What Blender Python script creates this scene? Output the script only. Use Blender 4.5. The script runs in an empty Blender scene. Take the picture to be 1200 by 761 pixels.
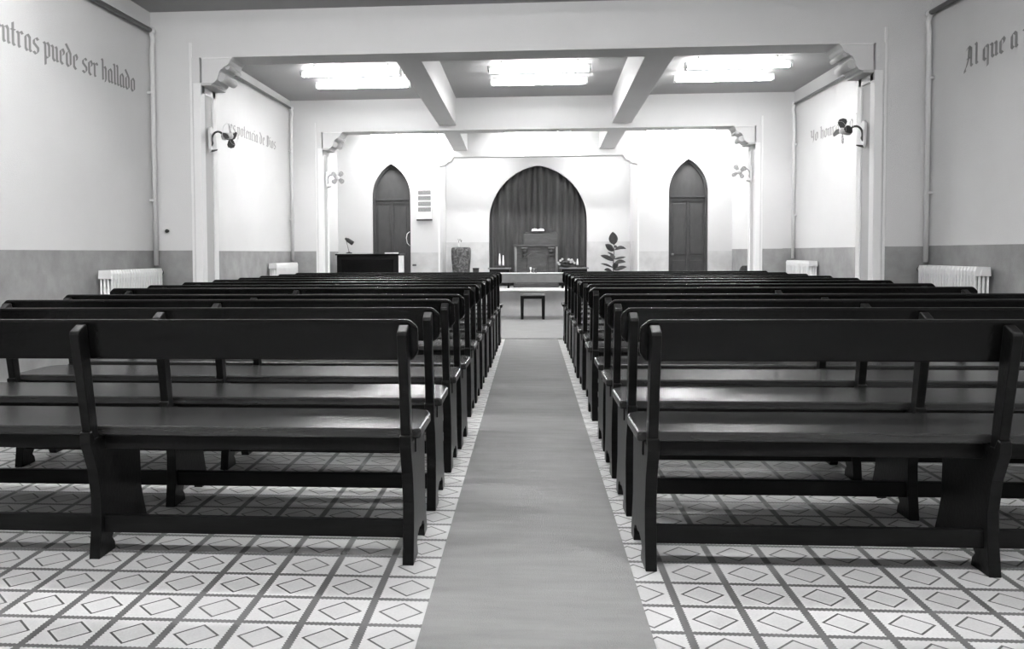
import bpy, bmesh, math, random
from mathutils import Vector, Matrix
random.seed(7)
C = bpy.context.scene.collection
PI = math.pi

# ------------------------------------------------------------------ helpers
def link(name, me, mat=None, parent=None):
    o = bpy.data.objects.new(name, me)
    C.objects.link(o)
    if mat is not None and me is not None:
        me.materials.append(mat)
    if parent is not None:
        o.parent = parent
    return o

class MB:
    """mesh builder, verts in the coordinates of the object that will own it"""
    def __init__(s):
        s.v = []; s.f = []; s.smooth = []
    def add(s, vs, fs, smooth=False):
        n = len(s.v)
        s.v += [tuple(v) for v in vs]
        for f in fs:
            s.f.append([i + n for i in f]); s.smooth.append(smooth)
        return s
    def box(s, x0, x1, y0, y1, z0, z1):
        vs = [(x, y, z) for x in (x0, x1) for y in (y0, y1) for z in (z0, z1)]
        fs = [(0, 1, 3, 2), (4, 6, 7, 5), (0, 4, 5, 1), (2, 3, 7, 6), (0, 2, 6, 4), (1, 5, 7, 3)]
        return s.add(vs, fs)
    def prism(s, poly, axis, a, b, smooth=False):
        """poly of 2D points extruded along axis from a to b"""
        def P(p, t):
            if axis == 'x': return (t, p[0], p[1])
            if axis == 'y': return (p[0], t, p[1])
            return (p[0], p[1], t)
        n = len(poly)
        vs = [P(p, a) for p in poly] + [P(p, b) for p in poly]
        fs = [list(range(n)), list(range(2 * n - 1, n - 1, -1))]
        s.add(vs, fs)
        m = len(s.v) - 2 * n
        for i in range(n):
            j = (i + 1) % n
            s.f.append([m + i, m + i + n, m + j + n, m + j]); s.smooth.append(smooth)
        return s
    def tube(s, pts, r, seg=10, cap=True):
        pts = [Vector(p) for p in pts]
        rings = []
        up = None
        for i, p in enumerate(pts):
            if i == 0: d = pts[1] - p
            elif i == len(pts) - 1: d = p - pts[i - 1]
            else: d = (pts[i + 1] - p).normalized() + (p - pts[i - 1]).normalized()
            d.normalize()
            if up is None:
                up = Vector((0, 0, 1)) if abs(d.z) < .9 else Vector((1, 0, 0))
            u = d.cross(up)
            if u.length < 1e-4: u = d.cross(Vector((0, 1, 0.1)))
            u.normalize(); w = u.cross(d).normalized(); up = w
            rr = r[i] if isinstance(r, (list, tuple)) else r
            rings.append([p + (u * math.cos(2 * PI * k / seg) + w * math.sin(2 * PI * k / seg)) * rr for k in range(seg)])
        n0 = len(s.v)
        for rg in rings: s.v += [tuple(v) for v in rg]
        for i in range(len(rings) - 1):
            for k in range(seg):
                k2 = (k + 1) % seg
                s.f.append([n0 + i * seg + k, n0 + i * seg + k2, n0 + (i + 1) * seg + k2, n0 + (i + 1) * seg + k]); s.smooth.append(True)
        if cap:
            s.f.append([n0 + k for k in range(seg)][::-1]); s.smooth.append(False)
            s.f.append([n0 + (len(rings) - 1) * seg + k for k in range(seg)]); s.smooth.append(False)
        return s
    def lathe(s, prof, cx=0, cy=0, seg=24, M=None):
        """prof: list of (r, z)"""
        n0 = len(s.v)
        for r, z in prof:
            for k in range(seg):
                p = Vector((r * math.cos(2 * PI * k / seg), r * math.sin(2 * PI * k / seg), z))
                if M is not None: p = M @ p
                s.v.append((p.x + cx, p.y + cy, p.z))
        for i in range(len(prof) - 1):
            for k in range(seg):
                k2 = (k + 1) % seg
                s.f.append([n0 + i * seg + k, n0 + i * seg + k2, n0 + (i + 1) * seg + k2, n0 + (i + 1) * seg + k]); s.smooth.append(True)
        s.f.append([n0 + k for k in range(seg)][::-1]); s.smooth.append(False)
        s.f.append([n0 + (len(prof) - 1) * seg + k for k in range(seg)]); s.smooth.append(False)
        return s
    def ball(s, c, r, seg=12, rings=8, sc=(1, 1, 1)):
        prof = []
        n0 = len(s.v)
        for i in range(rings + 1):
            a = -PI / 2 + PI * i / rings
            for k in range(seg):
                b = 2 * PI * k / seg
                s.v.append((c[0] + r * sc[0] * math.cos(a) * math.cos(b), c[1] + r * sc[1] * math.cos(a) * math.sin(b), c[2] + r * sc[2] * math.sin(a)))
        for i in range(rings):
            for k in range(seg):
                k2 = (k + 1) % seg
                s.f.append([n0 + i * seg + k, n0 + i * seg + k2, n0 + (i + 1) * seg + k2, n0 + (i + 1) * seg + k]); s.smooth.append(True)
        return s
    def build(s, name, mat, parent=None, bevel=0, bseg=2, loc=None):
        me = bpy.data.meshes.new(name)
        me.from_pydata(s.v, [], s.f)
        me.polygons.foreach_set('use_smooth', s.smooth)
        bm = bmesh.new(); bm.from_mesh(me)
        bmesh.ops.remove_doubles(bm, verts=bm.verts, dist=1e-5)
        bmesh.ops.recalc_face_normals(bm, faces=bm.faces)
        bm.to_mesh(me); bm.free()
        o = link(name, me, mat, parent)
        if loc: o.location = loc
        if bevel:
            b = o.modifiers.new('bevel', 'BEVEL'); b.width = bevel; b.segments = bseg
            b.limit_method = 'ANGLE'; b.angle_limit = math.radians(35)
        return o

def tag(o, label=None, cat=None, group=None, kind=None):
    if label: o['label'] = label
    if cat: o['category'] = cat
    if group: o['group'] = group
    if kind: o['kind'] = kind
    return o
def thing(name, label, cat, loc=(0, 0, 0), rotz=0, group=None):
    o = bpy.data.objects.new(name, None); C.objects.link(o)
    o.empty_display_size = .1
    o.location = loc; o.rotation_euler = (0, 0, rotz)
    return tag(o, label, cat, group)
def children(o): return [c for c in bpy.data.objects if c.parent == o]
def copy_tree(o, parent=None):
    c = o.copy(); C.objects.link(c)
    if parent is not None: c.parent = parent
    for ch in children(o): copy_tree(ch, c)
    return c
def struct(mb, name, mat, **k):
    return tag(mb.build(name, mat, **k), kind='structure')

# ------------------------------------------------------------------ materials
def newmat(name):
    m = bpy.data.materials.new(name); m.use_nodes = True
    nt = m.node_tree; b = nt.nodes['Principled BSDF']
    return m, nt, b
def grey(name, g, rough=.6, spec=.5, noise=None, bump=None, metallic=0, sheen=0):
    """noise = (scale, contrast) of patchy tone; bump = (scale, strength)"""
    m, nt, b = newmat(name)
    b.inputs['Base Color'].default_value = (g, g, g, 1)
    b.inputs['Roughness'].default_value = rough
    b.inputs['Specular IOR Level'].default_value = spec
    b.inputs['Metallic'].default_value = metallic
    L = nt.links
    tc = nt.nodes.new('ShaderNodeTexCoord')
    if noise:
        sc = noise[0]
        mp = nt.nodes.new('ShaderNodeMapping'); L.new(tc.outputs['Object'], mp.inputs[0])
        if isinstance(sc, tuple): mp.inputs['Scale'].default_value = sc; s0 = 1
        else: s0 = sc
        n = nt.nodes.new('ShaderNodeTexNoise'); n.inputs['Scale'].default_value = s0; n.inputs['Detail'].default_value = 6
        n.inputs['Roughness'].default_value = .6
        L.new(mp.outputs[0], n.inputs['Vector'])
        mr = nt.nodes.new('ShaderNodeMapRange'); mr.inputs['From Min'].default_value = .3; mr.inputs['From Max'].default_value = .7
        mr.inputs['To Min'].default_value = g * (1 - noise[1]); mr.inputs['To Max'].default_value = g * (1 + noise[1])
        L.new(n.outputs['Fac'], mr.inputs['Value'])
        cb = nt.nodes.new('ShaderNodeCombineColor')
        for i in range(3): L.new(mr.outputs[0], cb.inputs[i])
        L.new(cb.outputs[0], b.inputs['Base Color'])
    if bump:
        n2 = nt.nodes.new('ShaderNodeTexNoise'); n2.inputs['Scale'].default_value = bump[0]; n2.inputs['Detail'].default_value = 4
        L.new(tc.outputs['Object'], n2.inputs['Vector'])
        bp = nt.nodes.new('ShaderNodeBump'); bp.inputs['Strength'].default_value = bump[1]; bp.inputs['Distance'].default_value = .01
        L.new(n2.outputs['Fac'], bp.inputs['Height']); L.new(bp.outputs[0], b.inputs['Normal'])
    return m

M_wall = grey('painted_plaster', .66, .85, .2, noise=(1.3, .03), bump=(160, .35))
M_dado = grey('grey_dado_paint', .28, .6, .3, noise=(5, .18), bump=(120, .3))
M_dado_pale = grey('pale_marbled_dado', .56, .5, .3, noise=(4, .14), bump=(120, .2))
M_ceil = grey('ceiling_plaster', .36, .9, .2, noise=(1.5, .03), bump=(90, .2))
M_trim = grey('white_moulding', .8, .6, .3, bump=(80, .1))
M_panel = grey('grey_paint_and_corbel_shade', .5, .7, .3, bump=(120, .2))  # panel grey; on the corbel rolls it puts their shade into the colour
M_wood = grey('dark_varnished_wood', .006, .34, .14, noise=((3, 30, 30), .4), bump=(60, .08))
M_seat = grey('worn_polished_seat_wood', .02, .27, .62, noise=((3, 40, 40), .4), bump=(25, .04))
M_backb = grey('dark_backrest_wood', .003, .22, .18, noise=((3, 40, 40), .4), bump=(60, .1))
M_carpet = grey('grey_carpet', .27, .95, .1, noise=((3, 14, 10), .09), bump=(300, .6))
M_riser = grey('pale_platform_paint', .5, .8, .2, noise=(4, .1))
M_letter2 = grey('lighter_lettering_paint', .34, .8, .2)  # lighter grey than the lettering of the near bay
M_rad = grey('white_radiator_enamel', .78, .4, .5)
M_pipe = grey('painted_pipe', .70, .5, .4)
M_pipe_dark = grey('dark_pipe', .12, .5, .4)
M_black = grey('black_metal', .02, .45, .4)
M_blade = grey('dark_fan_blade', .045, .4, .4)
M_palefan = grey('pale_fan_enamel', .32, .4, .4)
M_cream = grey('light_enamel', .75, .35, .5)
M_letter = grey('grey_lettering_paint', .27, .8, .2)
M_door = grey('varnished_door_wood', .058, .5, .3, noise=((14, 14, 5), .14), bump=(60, .08))
M_doorline = grey('door_moulding_wood', .06, .5, .3)
M_pulpit = grey('carved_walnut', .055, .5, .4, noise=((6, 6, 20), .35), bump=(35, .5))
M_scroll = grey('worn_carved_wood', .17, .5, .4)
M_tabletop = grey('pale_tabletop', .7, .4, .4)
M_cloth = grey('grey_table_cloth', .2, .85, .2, noise=(12, .1))
M_candle = grey('candle_wax', .85, .4, .4)
M_paper = grey('white_paper', .9, .7, .2)
M_plate = grey('grey_notice_print', .22, .7, .2, noise=((60, 60, 120), .35))
M_leaf = grey('dark_leaf', .03, .4, .5, noise=(14, .4))
M_stem = grey('plant_stem', .07, .6, .3)
M_bloom = grey('pale_petals', .45, .7, .2)
M_pot = grey('clay_pot', .12, .7, .3)
M_glass = grey('pale_china', .6, .25, .5)
M_socket = grey('dark_socket', .1, .5, .3)
M_fabric = grey('dark_upholstery', .05, .8, .2, noise=(30, .3))

# marbled urn
M_urn, nt, b = newmat('mottled_stone')
tc = nt.nodes.new('ShaderNodeTexCoord'); vo = nt.nodes.new('ShaderNodeTexNoise')
vo.inputs['Scale'].default_value = 9; vo.inputs['Detail'].default_value = 3; vo.inputs['Distortion'].default_value = 2.0
nt.links.new(tc.outputs['Object'], vo.inputs['Vector'])
cr = nt.nodes.new('ShaderNodeValToRGB'); nt.links.new(vo.outputs['Fac'], cr.inputs[0])
e = cr.color_ramp.elements
e[0].position = .42; e[0].color = (.03, .03, .03, 1); e[1].position = .7; e[1].color = (.2, .2, .2, 1)
nt.links.new(cr.outputs[0], b.inputs['Base Color']); b.inputs['Roughness'].default_value = .5

# curtain
M_curtain = grey('dark_pleated_curtain', .07, .8, .2, noise=((12, 12, 1.2), .3))

# emission tube
M_tube, nt, b = newmat('fluorescent_tube_glow')
b.inputs['Emission Color'].default_value = (1, 1, 1, 1); b.inputs['Emission Strength'].default_value = 30

# floor tiles ---------------------------------------------------------------
T = .19
M_tile, nt, b = newmat('patterned_cement_tiles')
N = nt.nodes; L = nt.links
def mth(op, a, bb=None, c=None):
    n = N.new('ShaderNodeMath'); n.operation = op
    for i, x in enumerate((a, bb, c)):
        if x is None: continue
        if isinstance(x, (int, float)): n.inputs[i].default_value = x
        else: L.new(x, n.inputs[i])
    return n.outputs[0]
tc = N.new('ShaderNodeTexCoord'); sx = N.new('ShaderNodeSeparateXYZ'); L.new(tc.outputs['Object'], sx.inputs[0])
U = mth('ADD', mth('DIVIDE', sx.outputs[0], T), 8.668 + 100)
V = mth('ADD', mth('DIVIDE', sx.outputs[1], T), -15.0348 + 200)
fu = mth('SUBTRACT', mth('FRACT', mth('ADD', U, .5)), .5)      # 0 on the grid line
fv = mth('SUBTRACT', mth('FRACT', mth('ADD', V, .5)), .5)
au = mth('ABSOLUTE', fu); av = mth('ABSOLUTE', fv)
teeth = 14
tu = mth('MULTIPLY', mth('PINGPONG', mth('MULTIPLY', V, teeth * 2), 1.0), .022)
tv = mth('MULTIPLY', mth('PINGPONG', mth('MULTIPLY', U, teeth * 2), 1.0), .022)
bandu = mth('LESS_THAN', au, mth('ADD', tu, .054))
bandv = mth('LESS_THAN', av, mth('ADD', tv, .044))
band = mth('MAXIMUM', bandu, bandv)
cu = mth('ABSOLUTE', mth('SUBTRACT', .5, au)); cv = mth('ABSOLUTE', mth('SUBTRACT', .5, av))
dd = mth('ADD', cu, cv)
dia = mth('LESS_THAN', mth('ABSOLUTE', mth('SUBTRACT', dd, .342)), .026)
mask = mth('MAXIMUM', mth('MULTIPLY', band, .92), dia)
# per-tile tone
cell = N.new('ShaderNodeCombineXYZ'); L.new(mth('FLOOR', U), cell.inputs[0]); L.new(mth('FLOOR', V), cell.inputs[1])
wn = N.new('ShaderNodeTexWhiteNoise'); wn.noise_dimensions = '2D'; L.new(cell.outputs[0], wn.inputs['Vector'])
nz = N.new('ShaderNodeTexNoise'); nz.inputs['Scale'].default_value = 1.6; nz.inputs['Detail'].default_value = 5; L.new(tc.outputs['Object'], nz.inputs['Vector'])
nf = N.new('ShaderNodeTexNoise'); nf.inputs['Scale'].default_value = 130; nf.inputs['Detail'].default_value = 2; L.new(tc.outputs['Object'], nf.inputs['Vector'])
light = mth('ADD', mth('ADD', .50, mth('MULTIPLY', wn.outputs[0], .09)), mth('ADD', mth('MULTIPLY', mth('SUBTRACT', nz.outputs['Fac'], .5), .25), mth('MULTIPLY', mth('SUBTRACT', nf.outputs['Fac'], .5), .12)))
inner = mth('LESS_THAN', dd, .32)
light = mth('SUBTRACT', light, mth('MULTIPLY', inner, .035))
dark = mth('ADD', .06, mth('MULTIPLY', nz.outputs['Fac'], .06))
val = mth('ADD', mth('MULTIPLY', light, mth('SUBTRACT', 1, mask)), mth('MULTIPLY', dark, mask))
cb = N.new('ShaderNodeCombineColor')
for i in range(3): L.new(val, cb.inputs[i])
L.new(cb.outputs[0], b.inputs['Base Color'])
b.inputs['Roughness'].default_value = .42; b.inputs['Specular IOR Level'].default_value = .35
bp = N.new('ShaderNodeBump'); bp.inputs['Strength'].default_value = .12; bp.inputs['Distance'].default_value = .01
L.new(nz.outputs['Fac'], bp.inputs['Height']); L.new(bp.outputs[0], b.inputs['Normal'])

# ------------------------------------------------------------------ the room
YB, YF = -2.6, 15.7            # rear wall behind the camera, far wall
XL = -3.56
F1, F1b, F2, F2b = 7.9, 8.25, 12.6, 12.95
F0, F0b = 3.2, 3.55
ZC = 3.37
struct(MB().box(-3.9, 4.0, YB - .2, 17.2, -.12, 0), 'floor', M_tile)
struct(MB().box(-3.9, 4.0, YB - .2, 17.2, ZC, ZC + .12), 'ceiling', M_ceil)

def two_tone(name, quads, M_low, zd, mat=M_wall):
    """walls as solid boxes: upper plaster object with its painted dado as a child"""
    up, lo = MB(), MB()
    for (x0, x1, y0, y1) in quads:
        up.box(x0, x1, y0, y1, zd, ZC); lo.box(x0, x1, y0, y1, 0, zd)
    w = struct(up, name, mat)
    lo.build('painted_dado', M_low, w)
    return w
two_tone('wall_left', [(XL - .2, XL, YB, YF)], M_dado, 1.14)
two_tone('wall_right', [(3.51, 3.9, YB, F1b)], M_dado, 1.145)
two_tone('wall_right_middle', [(3.74, 3.9, F1b, F2)], M_dado, 1.145)
two_tone('wall_right_far', [(3.60, 3.9, F2, YF)], M_dado, 1.145)
two_tone('wall_rear', [(-3.9, 4.0, YB - .2, YB)], M_dado, 1.14)

# far wall with the chancel opening and two arched doorways -----------------
def arch_pts(xc, hw, zs, za, n=12):
    """pointed arch outline from left spring over apex to right spring"""
    H = za - zs
    # two circular arcs; centre offset c from xc: (hw+c)^2 = c^2+H^2
    c = (H * H - hw * hw) / (2 * hw); R = hw + c
    pts = []
    a1 = math.asin(H / R)
    for i in range(n + 1):
        a = a1 * i / n
        pts.append((xc + c - R * math.cos(a), zs + R * math.sin(a)))
    for i in range(n - 1, -1, -1):
        a = a1 * i / n
        pts.append((xc - c + R * math.cos(a), zs + R * math.sin(a)))
    return pts
OX0, OX1, OZ = -1.665, 1.92, 2.855
def wall_arch(mb, x0, x1, z0, z1, arch, y0, y1):
    """wall panel x0..x1, z0..z1 pierced by a pointed doorway reaching the bottom z0"""
    xa, xb = arch[0][0], arch[-1][0]
    mb.box(x0, xa, y0, y1, z0, z1); mb.box(xb, x1, y0, y1, z0, z1)
    if z0 < arch[0][1]:
        pass
    mid = len(arch) // 2
    for i in range(len(arch) - 1):
        (ax, az), (bx, bz) = arch[i], arch[i + 1]
        mb.prism([(ax, az), (bx, bz), (bx, z1), (ax, z1)], 'y', y0, y1)
DZ = 1.115
a1 = arch_pts(-2.562, .355, 2.15, 2.75)
a2 = arch_pts(2.83, .35, 2.17, 2.77)
far = MB(); low = MB()
def clip_arch_wall(x0, x1, arch):
    xa, xb = arch[0][0], arch[-1][0]
    low.box(x0, xa, YF, YF + .25, 0, DZ); low.box(xb, x1, YF, YF + .25, 0, DZ)
    wall_arch(far, x0, x1, DZ, ZC, arch, YF, YF + .25)
clip_arch_wall(-3.9, OX0, a1)
clip_arch_wall(OX1, 4.0, a2)
far.box(OX0, OX1, YF, YF + .25, OZ, ZC)
w = struct(far, 'wall_far', M_wall)
low.build('painted_dado', M_dado_pale, w)
# chancel recess
CY = 16.9
PZ = .44
arc = arch_pts(.14, .96, 1.70, 2.81, 16)
ch = MB(); wall_arch(ch, OX0 - .2, OX1 + .2, 1.31, ZC, arc, CY, CY + .25)
ch.box(OX0 - .2, OX0, YF + .25, CY, 1.31, ZC); ch.box(OX1, OX1 + .2, YF + .25, CY, 1.31, ZC)
w = struct(ch, 'wall_chancel', M_wall)
cl = MB().box(OX0 - .2, arc[0][0], CY, CY + .25, 0, 1.31).box(arc[-1][0], OX1 + .2, CY, CY + .25, 0, 1.31)
cl.box(OX0 - .2, OX0, YF + .25, CY, 0, 1.31).box(OX1, OX1 + .2, YF + .25, CY, 0, 1.31)
cl.build('painted_dado', M_dado_pale, w)
struct(MB().box(OX0 - .2, OX1 + .2, YF + .25, CY + .3, OZ + .25, OZ + .33), 'ceiling_chancel', M_ceil)
struct(MB().box(-3.9, 4.0, CY + .45, CY + .6, 0, ZC), 'wall_outer', M_wall)
# raised platform, carpeted
pf = struct(MB().box(OX0 + .005, OX1 - .005, 14.75, 17.3, 0.002, PZ), 'trim_platform', M_riser)
MB().box(OX0, OX1, 14.71, 14.80, PZ - .02, PZ + .010).build('step_nosing', M_riser, pf, bevel=.008)

# doors -----------------------------------------------------------------------
def door(name, arch, handle_side):
    xa, xb = arch[0][0], arch[-1][0]
    y0 = YF + .06
    poly = [(xa, .0)] + arch + [(xb, .0)]
    d = struct(MB().prism([(x, max(z, .002)) for x, z in poly], 'y', y0 + .04, y0 + .09), name, M_door)
    # frame moulding following the arch
    mb = MB(); n = len(poly)
    xc = (xa + xb) / 2
    inn = [(xc + (x - xc) * .89, z if z < .1 else (z - (.05 if z > 2.2 else 0))) for x, z in poly]
    for i in range(n - 1):
        mb.prism([poly[i], poly[i + 1], inn[i + 1], inn[i]], 'y', y0, y0 + .05)
    mb.build('door_frame', M_door, d)
    xw = .31
    MB().box(xc - xw, xc + xw, y0 + .005, y0 + .05, 2.085, 2.12).build('transom_bar', M_doorline, d)
    MB().box(xc - xw, xc + xw, y0 + .015, y0 + .05, 2.03, 2.05).build('transom_bar', M_doorline, d)
    # two leaves with recessed-looking raised fields
    for sx_ in (-1, 1):
        for (za, zb) in ((.15, .95), (1.05, 1.98)):
            c = xc + sx_ * .155
            MB().box(c - .115, c + .115, y0 + .03, y0 + .05, za, zb).build('raised_panel', M_door, d, bevel=.008)
    MB().box(xc - .012, xc + .012, y0 + .02, y0 + .05, .05, 2.03).build('meeting_stile', M_doorline, d)
    xh = xb - .045
    if handle_side:
        MB().tube([(xh + .02, y0 - .002, 1.24), (xh - .02, y0 - .05, 1.29), (xh - .035, y0 - .05, 1.38), (xh - .02, y0 - .05, 1.46), (xh + .02, y0 - .002, 1.50)], .007, 8).build('door_handle', M_cream, d)
    else:
        MB().ball((xa + .08, y0 - .02, 1.05), .025).build('door_knob', M_scroll, d)
    # dark space behind
    return d
door('door_1', a1, True)
door('door_2', a2, False)

# portal frames ---------------------------------------------------------------
def corbel_poly(xi, s, zs, drop=.24, out=.30):
    """profile in XZ, from the pier face (xi) out towards the room centre (direction s)"""
    P = [(0, -drop), (.085, -drop), (.12, -drop + .012), (.145, -.20), (.158, -.165), (.168, -.13), (.185, -.108), (.205, -.10), (.212, -.085), (.238, -.078), (.262, -.055), (.272, -.03), (out, -.0), (0, 0)]
    return [(xi + s * x, zs + z) for x, z in P]
def frame(name, y0, y1, xl, xr, wl, wr, zs):
    """xl/xr inner pier faces, wl/wr side walls"""
    mb = MB()
    w = struct(MB().box(wl, xl - .07, y0, y1, 1.14, ZC).box(xr + .07, wr, y0, y1, 1.14, ZC).box(xl - .07, xr + .07, y0, y1, zs, ZC), name, M_wall)
    MB().box(wl, xl - .07, y0, y1, 0, 1.14).box(xr + .07, wr, y0, y1, 0, 1.14).build('painted_dado', M_dado, w)
    for s, x in ((1, xl), (-1, xr)):
        xo = x - s * .09
        # pier: core with two raised white fillets and a grey sunk field on the jamb
        a, bq = sorted((xo, x - s * .015))
        MB().box(a, bq, y0 - .015, y1 + .015, 0, zs).build('pier', M_wall, w)
        c, d_ = sorted((x - s * .016, x - s * .010))
        MB().box(c, d_, y0 + .07, y1 - .07, .1, zs - .33).build('sunk_panel', M_panel, w)
        for (ya, yb) in ((y0 - .03, y0 + .075), (y1 - .075, y1 + .03)):
            c, d_ = sorted((x - s * .075, x))
            MB().box(c, d_, ya, yb, 0, zs - .24).build('pier_fillet', M_trim, w, bevel=.006)
        c, d_ = sorted((x - s * .075, x))
        MB().box(c, d_, y0, y1, zs - .33, zs - .24).build('pier_fillet', M_trim, w, bevel=.006)
        # outer bead running up the pier and across under the beam
        c, d_ = sorted((x - s * .115, x - s * .090))
        MB().box(c, d_, y0 - .012, y0 + .01, 0, zs + .14).build('bead', M_trim, w, bevel=.004)
        cb_ = corbel_poly(x, s, zs)
        MB().prism(cb_, 'y', y0 + .004, y1).build('corbel', M_wall, w)
        cx = x + s * .15
        # moulded ledge below and the carved roll on its nose, greyed for the shade underneath
        c, d_ = sorted((x - s * .02, x + s * .10))
        MB().box(c, d_, y0 - .02, y1 + .02, zs - .262, zs - .236).build('corbel_ledge', M_panel, w, bevel=.006)
        MB().tube([(x + s * .175, y0 + .03, zs - .175), (x + s * .175, y1 + .02, zs - .175)], .042, 16).build('corbel_roll', M_panel, w)
        MB().tube([(x + s * .235, y0 + .03, zs - .085), (x + s * .235, y1 + .015, zs - .085)], .022, 14).build('corbel_roll', M_panel, w)
        c, d_ = sorted((x, x + s * .29))
        MB().box(c, d_, y0 - .008, y0 + .01, zs - .012, zs).build('bead', M_trim, w)
    return w
frame('trim_1', F1, F1b, -3.075, 3.025, XL, 3.51, 2.94)
frame('trim_2', F2, F2b, -3.075, 3.20, XL, 3.60, 2.90)
# far opening: small corbels in the corners
for s, x in ((1, OX0), (-1, OX1)):
    MB_ = MB().prism([(x, OZ), (x, OZ - .16), (x + s * .10, OZ - .14), (x + s * .16, OZ - .09), (x + s * .20, OZ - .085), (x + s * .26, OZ)], 'y', YF - .01, YF + .25)
    struct(MB_, 'trim_4' if s == 1 else 'trim_5', M_wall)
    struct(MB().box(*(sorted((x - s * .0, x - s * .03))), YF - .012, YF + .01, 0, OZ), 'trim_6' if s == 1 else 'trim_7', M_trim)
# longitudinal beams
n_ = 8
for (x0, x1, q) in ((-1.31, -1.06, -.03), (1.085, 1.36, .09)):
    for (ya, yb, dx) in ((F1b, F2, 0), (F2b, YF, q / 3)):
        sh = q if ya > 8.1 and ya < 9 else q
        xa = x0 + (q if ya > 12 else 0) ; xb = x1 + (q if ya > 12 else 0)
        # slight skew inside the middle bay
        m2 = MB()
        e0, e1 = (0, q) if 8 < ya < 9 else ((q, q + .06 * (1 if q > 0 else -1)) if ya > 12 else (0, 0))
        vs = [(x0 + e0, ya, 2.97), (x1 + e0, ya, 2.97), (x1 + e1, yb, 2.97), (x0 + e1, yb, 2.97)]
        m2.add(vs + [(a, b_, ZC) for a, b_, c_ in vs], [(0, 1, 2, 3), (4, 7, 6, 5), (0, 4, 5, 1), (1, 5, 6, 2), (2, 6, 7, 3), (3, 7, 4, 0)])
        struct(m2, 'trim_%d' % n_, M_wall); n_ += 1

# ------------------------------------------------------------------ carpet
mb = MB()
nx, ny = 2, 60
cp = MB()
y0c, y1c = -2.4, 14.72
for i in range(ny):
    a = y0c + (y1c - y0c) * i / ny; b2 = y0c + (y1c - y0c) * (i + 1) / ny
cp.box(-.333, .333, y0c, y1c, 0.0005, .009)
tag(cp.build('carpet_runner', M_carpet), 'long plain grey carpet runner down the middle aisle between the pews', 'carpet')

tag(MB().box(-1.66, 1.91, 10.85, 14.70, .0092, .017).build('front_carpet', M_carpet), 'wide grey carpet on the floor before the platform, under stool and communion table', 'carpet')
# ------------------------------------------------------------------ pews
def post_y(z):            # front and rear faces of the leaning back post
    t = (z - .46) / (.862 - .46)
    return (-.045 - .062 * t, .020 - .065 * t)
def make_pew(s, length, off3, label, group):
    """local: origin at rear foot line at the aisle end, +y towards the front; s = side direction"""
    root = thing('pew', label, 'pew', group=group)
    X = lambda a, b_: tuple(sorted((s * a, s * b_)))
    supports = [.045, 1.19, off3]
    side = [(0, 0), (.125, 0), (.118, .03), (.10, .05), (.12, .07), (.17, .082), (.22, .074), (.255, .082), (.29, .07), (.312, .05), (.31, .03), (.325, 0),
            (.40, 0), (.398, .03), (.37, .10), (.345, .18), (.338, .40), (.35, .445), (-.012, .445), (-.03, .475), (-.047, .47), (-.045, .43), (.0, .33), (.022, .22), (.018, .12)]
    for c in supports:
        a, b_ = X(c - .02, c + .02)
        MB().prism(side, 'x', a, b_).build('side_panel', M_wood, root, bevel=.003)
        r0, f0 = post_y(.44); r1, f1 = post_y(.862)
        MB().prism([(r0 + .012, .44), (f0, .44), (f1 + .002, .856), (f1 - .012, .858), (r1 + .006, .838), (r1 + .002, .826)], 'x', a + .003, b_ - .003).build('back_post', M_wood, root, bevel=.004)
    # backrest board in front of the posts, leaning, corners cut
    z0, z1 = .732, .875
    y0, y1 = post_y(z0)[1] + .001, post_y(z1)[1] + .001
    ch_ = .026
    out = [(0 + .0, z0 + ch_), (.02, z0), (length - .02, z0), (length, z0 + ch_), (length, z1 - ch_), (length - .03, z1), (.03, z1), (0, z1 - ch_)]
    vs = []
    for d in (0, .028):
        for (x, z) in out:
            t = (z - z0) / (z1 - z0)
            vs.append((s * x, y0 + (y1 - y0) * t + d, z))
    n = len(out)
    fs = [list(range(n)), list(range(2 * n - 1, n - 1, -1))] + [[i, (i + 1) % n, (i + 1) % n + n, i + n] for i in range(n)]
    MB().add(vs, fs).build('backrest', M_backb, root, bevel=.009, bseg=3)
    # seat plank, front corners rounded
    P = [(.0, .030), (.0, .33), (.012, .375), (.04, .41), (.07, .42), (length - .07, .42), (length - .04, .41), (length - .012, .375), (length, .33), (length, .030)]
    MB().prism([(s * x, y) for x, y in P], 'z', .447, .482).build('seat', M_seat, root, bevel=.007, bseg=3)
    a, b_ = X(.02, length - .02)
    MB().box(a, b_, .058, .080, .392, .446).build('seat_rail', M_wood, root, bevel=.003)
    MB().box(a + .03, b_ - .03, .325, .345, .405, .446).build('seat_rail', M_wood, root, bevel=.003)
    a, b_ = X(.027, off3 + .018)
    MB().box(a, b_, .040, .067, .086, .150).build('stretcher', M_wood, root, bevel=.004)
    return root
ordinals = ['nearest', 'second', 'third', 'fourth', 'fifth', 'sixth', 'seventh', 'eighth', 'ninth', 'tenth', 'eleventh', 'twelfth']
rowsL = [2.96, 3.60, 4.24, 4.76, 5.70, 6.23, 6.88, 7.53, 8.18, 8.82, 9.48, 10.14]
rowsR = [2.95, 3.57, 4.17, 4.74, 5.60, 6.22, 6.87, 7.52, 8.20, 8.90, 9.60, 10.35]
xL = [-.40, -.392, -.385, -.375, -.385, -.38, -.375, -.37, -.36, -.36, -.355, -.345]
def pew_label(side, i):
    n = ordinals[i]
    if i == 0:
        return 'dark wooden pew nearest the camera, first row %s of the aisle carpet' % side
    if i == 11:
        return 'dark wooden pew farthest from the camera, last row %s of the aisle' % side
    return 'dark wooden pew, %s row from the camera in the block %s of the aisle' % (n, side)
short = make_pew(-1, 2.33, 2.285, pew_label('left', 0), 'pews left of the aisle')
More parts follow.
